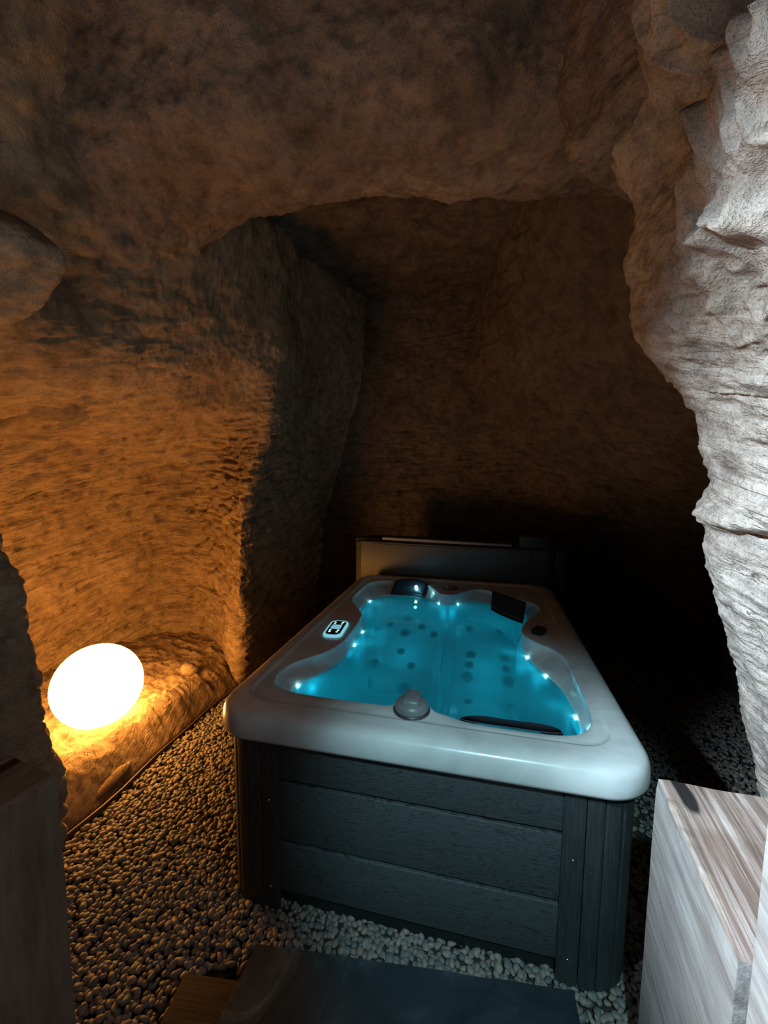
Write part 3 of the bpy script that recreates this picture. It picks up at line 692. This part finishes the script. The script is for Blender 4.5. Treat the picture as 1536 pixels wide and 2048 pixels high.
def slat_mesh(s0, s1, g=.0016, th=.014, z0=.012, z1=ZT):
    bm = bmesh.new(); k = 7; cols = []
    for i in range(k):
        t = i/(k-1); s = s0+g+(s1-s0-2*g)*t; p, n_ = path(s); rel = .0025 if i in (0, k-1) else 0
        cols.append([p-n_*th, p-n_*rel])
    rows = []
    for p_in, p_out in cols:
        rows.append([bm.verts.new(p_in+Vector((0, 0, z0))), bm.verts.new(p_out+Vector((0, 0, z0))), bm.verts.new(p_out+Vector((0, 0, z1))), bm.verts.new(p_in+Vector((0, 0, z1)))])
    for a, b in zip(rows, rows[1:]):
        for q in range(4): bm.faces.new((a[q], a[(q+1) % 4], b[(q+1) % 4], b[q]))
    bm.faces.new(rows[0]); bm.faces.new(rows[-1]); return bm
cuts = [0, .068, .122, .182, .242, .296, .350]
SCREW = simple('steel_screw', (.75, .75, .75), .25, metal=1)
corner_defs = []
for sx in (1, -1):
    for sy in (1, -1):
        e = empty('corner_cover'); e.parent = tub
        for s0, s1 in zip(cuts, cuts[1:]):
            bm = slat_mesh(s0, s1)
            for v in bm.verts:
                v.co.x = (v.co.x-TO.x)*sx; v.co.y = (v.co.y-TO.y)*sy
            from_bm('slat', bm, SLAT, e, smooth=False)
        if sy == 1:
            for z in (.46, .108):
                bm = bmesh.new(); bmesh.ops.create_uvsphere(bm, u_segments=14, v_segments=8, radius=.0055)
                for v in bm.verts: v.co.y *= .45
                o = from_bm('screw', bm, SCREW, e); x = XP1+.035
                o.location = ((x-TO.x)*sx, (YC-TO.y)-.001, z)

# rim fittings
GREY = simple('grey_plastic', (.16, .17, .18), .35); DARKG = simple('dark_plastic', (.035, .04, .045), .4)
def lathe_bm(prof_, seg=36):
    bm = bmesh.new(); rows = [[bm.verts.new((r*math.cos(2*math.pi*k/seg), r*math.sin(2*math.pi*k/seg), z)) for k in range(seg)] for r, z in prof_]
    for a, b in zip(rows, rows[1:]):
        for k in range(seg): bm.faces.new((a[k], a[(k+1) % seg], b[(k+1) % seg], b[k]))
    return bm
# front diverter valve with a gripped dome
fk = from_bm('diverter_base', lathe_bm([(.064, -.005), (.064, .006), (.058, .012), (.05, .014), (.0005, .014)]), DARKG); fk.location = (.742, .195, .79); P_(fk)
fk0 = fk
fk = from_bm('diverter_cap', lathe_bm([(.055, .0), (.056, .014), (.052, .024), (.042, .031), (.025, .035), (.0005, .036)]), GREY); fk.location = (.742, .193, .795); P_(fk)
bm = bmesh.new(); vs = box_bm(bm, (0, 0, 0), (.058, .088, .040), None, .012, 3)
for v in bm.verts: v.co.x *= 1-.25*max(0, v.co.y/.049)
gk = from_bm('grip', bm, GREY, fk); gk.location = (0, .004, .026); fk.scale = (1.12, 1.12, 1.2); fk0.scale = (1.08, 1.08, 1)
# rear round valve
fk = from_bm('rear_valve', lathe_bm([(.062, 0), (.06, .004), (.05, .005), (.034, .004), (.033, .016), (.028, .02), (.012, .021), (.011, .024), (.0005, .024)]), GREY); fk.location = (.765, 1.84, .792); P_(fk)
# side air control
bm = bmesh.new(); box_bm(bm, (0, 0, 0), (.062, .10, .024), None, .022, 5)
ak = from_bm('air_control', bm, DARKG); ak.location = (1.305, 1.10, .80); ak.rotation_euler = (0, 0, R(-28)); P_(ak)
bm = bmesh.new(); box_bm(bm, (0, 0, 0), (.022, .045, .012), None, .005, 3); s = from_bm('lever', bm, BLACK, ak); s.location = (-.006, -.015, .012)
# control panel
def capsule(w_, l_, z0, z1, inset=0.0, seg=14):
    bm = bmesh.new(); r = w_/2*.72; pts = []
    for cx, cy, a0 in ((w_/2-r, -l_/2+r, -90), (w_/2-r, l_/2-r, 0), (-w_/2+r, l_/2-r, 90), (-w_/2+r, -l_/2+r, 180)):
        for k in range(seg+1): a = R(a0+90*k/seg); pts.append((cx+r*math.cos(a), cy+r*math.sin(a)))
    b = [bm.verts.new((x, y, z0)) for x, y in pts]; t = [bm.verts.new((x, y, z1-.002)) for x, y in pts]; t2 = [bm.verts.new((x*.96, y*.97, z1)) for x, y in pts]
    n_ = len(pts)
    for k in range(n_):
        bm.faces.new((b[k], b[(k+1) % n_], t[(k+1) % n_], t[k])); bm.faces.new((t[k], t[(k+1) % n_], t2[(k+1) % n_], t2[k]))
    bm.faces.new(t2); bm.faces.new(b); return bm
PGLOW = simple('panel_glow_ring', (.5, .8, .85), .3, emis=(.22, .72, .85), es=.75)
SCRN = simple('panel_display', (.3, .5, .55), .3, emis=(.22, .55, .68), es=.8)
ICON = simple('panel_icon', (.8, .9, .9), .3, emis=(.75, .95, 1), es=1.1)
cp = from_bm('control_panel', capsule(.104, .225, 0, .012), PGLOW); cp.location = (.207, .868, .792); cp.rotation_euler = (0, 0, R(5)); P_(cp)
f = from_bm('panel_face', capsule(.082, .198, .010, .0145), BLACK, cp)
s = box('display', (0, .003, .0155), (.056, .058, .002), SCRN, cp, .0006)
for i, (x, y, r) in enumerate(((-.022, -.045, .0065), (.022, -.045, .0065), (-.02, -.068, .0068), (.02, -.068, .006), (-.02, .05, .005), (.02, .05, .005), (-.022, .072, .006), (.022, .072, .007))):
    bm = bmesh.new(); bmesh.ops.create_cone(bm, segments=18, radius1=r, radius2=r, depth=.002, cap_ends=True)
    s = from_bm('button', bm, ICON, cp, smooth=False); s.location = (x, y, .0155)

# pillows
PILL = simple('navy_pillow_foam', (.022, .03, .045), .45)
def pillow(pts_top, pts_bot, th, name='pillow', bulge=.0, taper=0.0, n1_=26, n2_=12):
    """cushion between a top edge curve and a bottom edge curve with thickness"""
    T = catmull(np.array(pts_top, float), n1_); B = catmull(np.array(pts_bot, float), n1_)
    G = np.stack([T*(1-t)+B*t for t in np.linspace(0, 1, n2_)], 1)
    nn = grid_normals(G)
    if nn[n1_//2, n2_//2, 2] < 0: nn = -nn
    uu = np.linspace(-1, 1, n1_)[:, None]; vv = np.linspace(-1, 1, n2_)[None]
    prof_ = (1-np.abs(uu)**6)*(1-np.abs(vv)**6); prof_ = np.clip(prof_, 0, 1)**.5
    top = G+nn*(th*prof_+bulge*(1-uu**2)*(1-vv**2))[..., None]
    V = np.concatenate([top.reshape(-1, 3), (G-nn*.004).reshape(-1, 3)]); Fq = grid_faces(n1_, n2_); Fb = Fq[:, ::-1]+n1_*n2_
    # side
    idx = [(i, 0) for i in range(n1_)]+[(n1_-1, j) for j in range(1, n2_)]+[(i, n2_-1) for i in range(n1_-2, -1, -1)]+[(0, j) for j in range(n2_-2, 0, -1)]
    idx = [i*n2_+j for i, j in idx]; k = len(idx)
    Fs = np.array([(idx[a], idx[(a+1) % k], idx[(a+1) % k]+n1_*n2_, idx[a]+n1_*n2_) for a in range(k)])
    return P_(from_arrays(name, V, np.concatenate([Fq, Fb, Fs]), PILL))
pillow([(.325, 1.935, .80), (.40, 1.985, .806), (.50, 1.99, .806), (.60, 1.92, .798)], [(.315, 1.80, .728), (.40, 1.815, .726), (.50, 1.815, .726), (.575, 1.79, .728)], .018)
pillow([(1.07, 1.775, .82), (1.14, 1.72, .815), (1.21, 1.65, .815), (1.285, 1.575, .81)], [(1.06, 1.60, .735), (1.12, 1.54, .725), (1.19, 1.47, .72), (1.25, 1.405, .725)], .02)
pillow([(.92, .19, .785), (1.0, .185, .785), (1.1, .185, .785), (1.2, .185, .785), (1.27, .19, .785)], [(.93, .215, .73), (1.0, .27, .735), (1.1, .262, .735), (1.19, .27, .735), (1.26, .225, .73)], .022)

GLINT = simple('pillow_glint_glow', (.8, .95, 1), .3, emis=(.45, .95, 1), es=40)  # glowing bead stands in for an LED reflection on the pillow
bm = bmesh.new(); bmesh.ops.create_uvsphere(bm, u_segments=14, v_segments=8, radius=.011)
o = from_bm('pillow_glint', bm, GLINT); o.location = (.505, 1.862, .782); P_(o)
l = bpy.data.lights.new('pillow_glint_fill', 'POINT'); l.energy = .12; l.color = (.15, .85, 1.0); l.shadow_soft_size = .012  # point light added for the glow around the painted reflection
lo = bpy.data.objects.new('pillow_glint_fill', l); C.objects.link(lo); lo.location = (.505, 1.835, .815)

# ---------------------------------------------------------------- folded cover behind the tub
VINYL = simple('black_cover_vinyl', (.022, .024, .026), .6); LINER = simple('grey_cover_liner', (.065, .07, .075), .5); BARM = simple('pale_cover_piping', (.25, .26, .28), .5)
cv = empty('spa_cover', (.73, 2.24, -.02)); tag(cv, 'folded dark spa cover standing upright behind the hot tub with grey liner', 'cover')
CO = Vector((.73, 2.24, 0))
def cpart(name, c, s, m, bevel=.006, rot=None):
    o = box(name, Vector(c)-CO, s, m, cv, bevel, rot); return o
cpart('cover_half', (.735, 2.235, .55), (1.64, .10, 1.08), VINYL, .02)
cpart('liner_panel', (.735, 2.178, .89), (1.53, .014, .375), LINER, .005, (0, R(.7), 0))
cpart('liner_flap', (.735, 2.168, .875), (1.30, .008, .375), LINER, .003, (0, R(.7), 0))
cpart('cover_half', (.80, 2.36, .56), (1.66, .11, 1.10), VINYL, .02)
cpart('lifter_bar', (.69, 2.225, 1.10), (1.08, .035, .028), BARM, .008, (0, R(.9), 0))
cpart('handle_block', (1.40, 2.26, 1.13), (.23, .12, .10), VINYL, .012)
cpart('handle_block', (.02, 2.26, 1.09), (.22, .10, .04), VINYL, .012)
cpart('side_flap', (1.60, 2.25, .9), (.09, .13, .36), VINYL, .02)
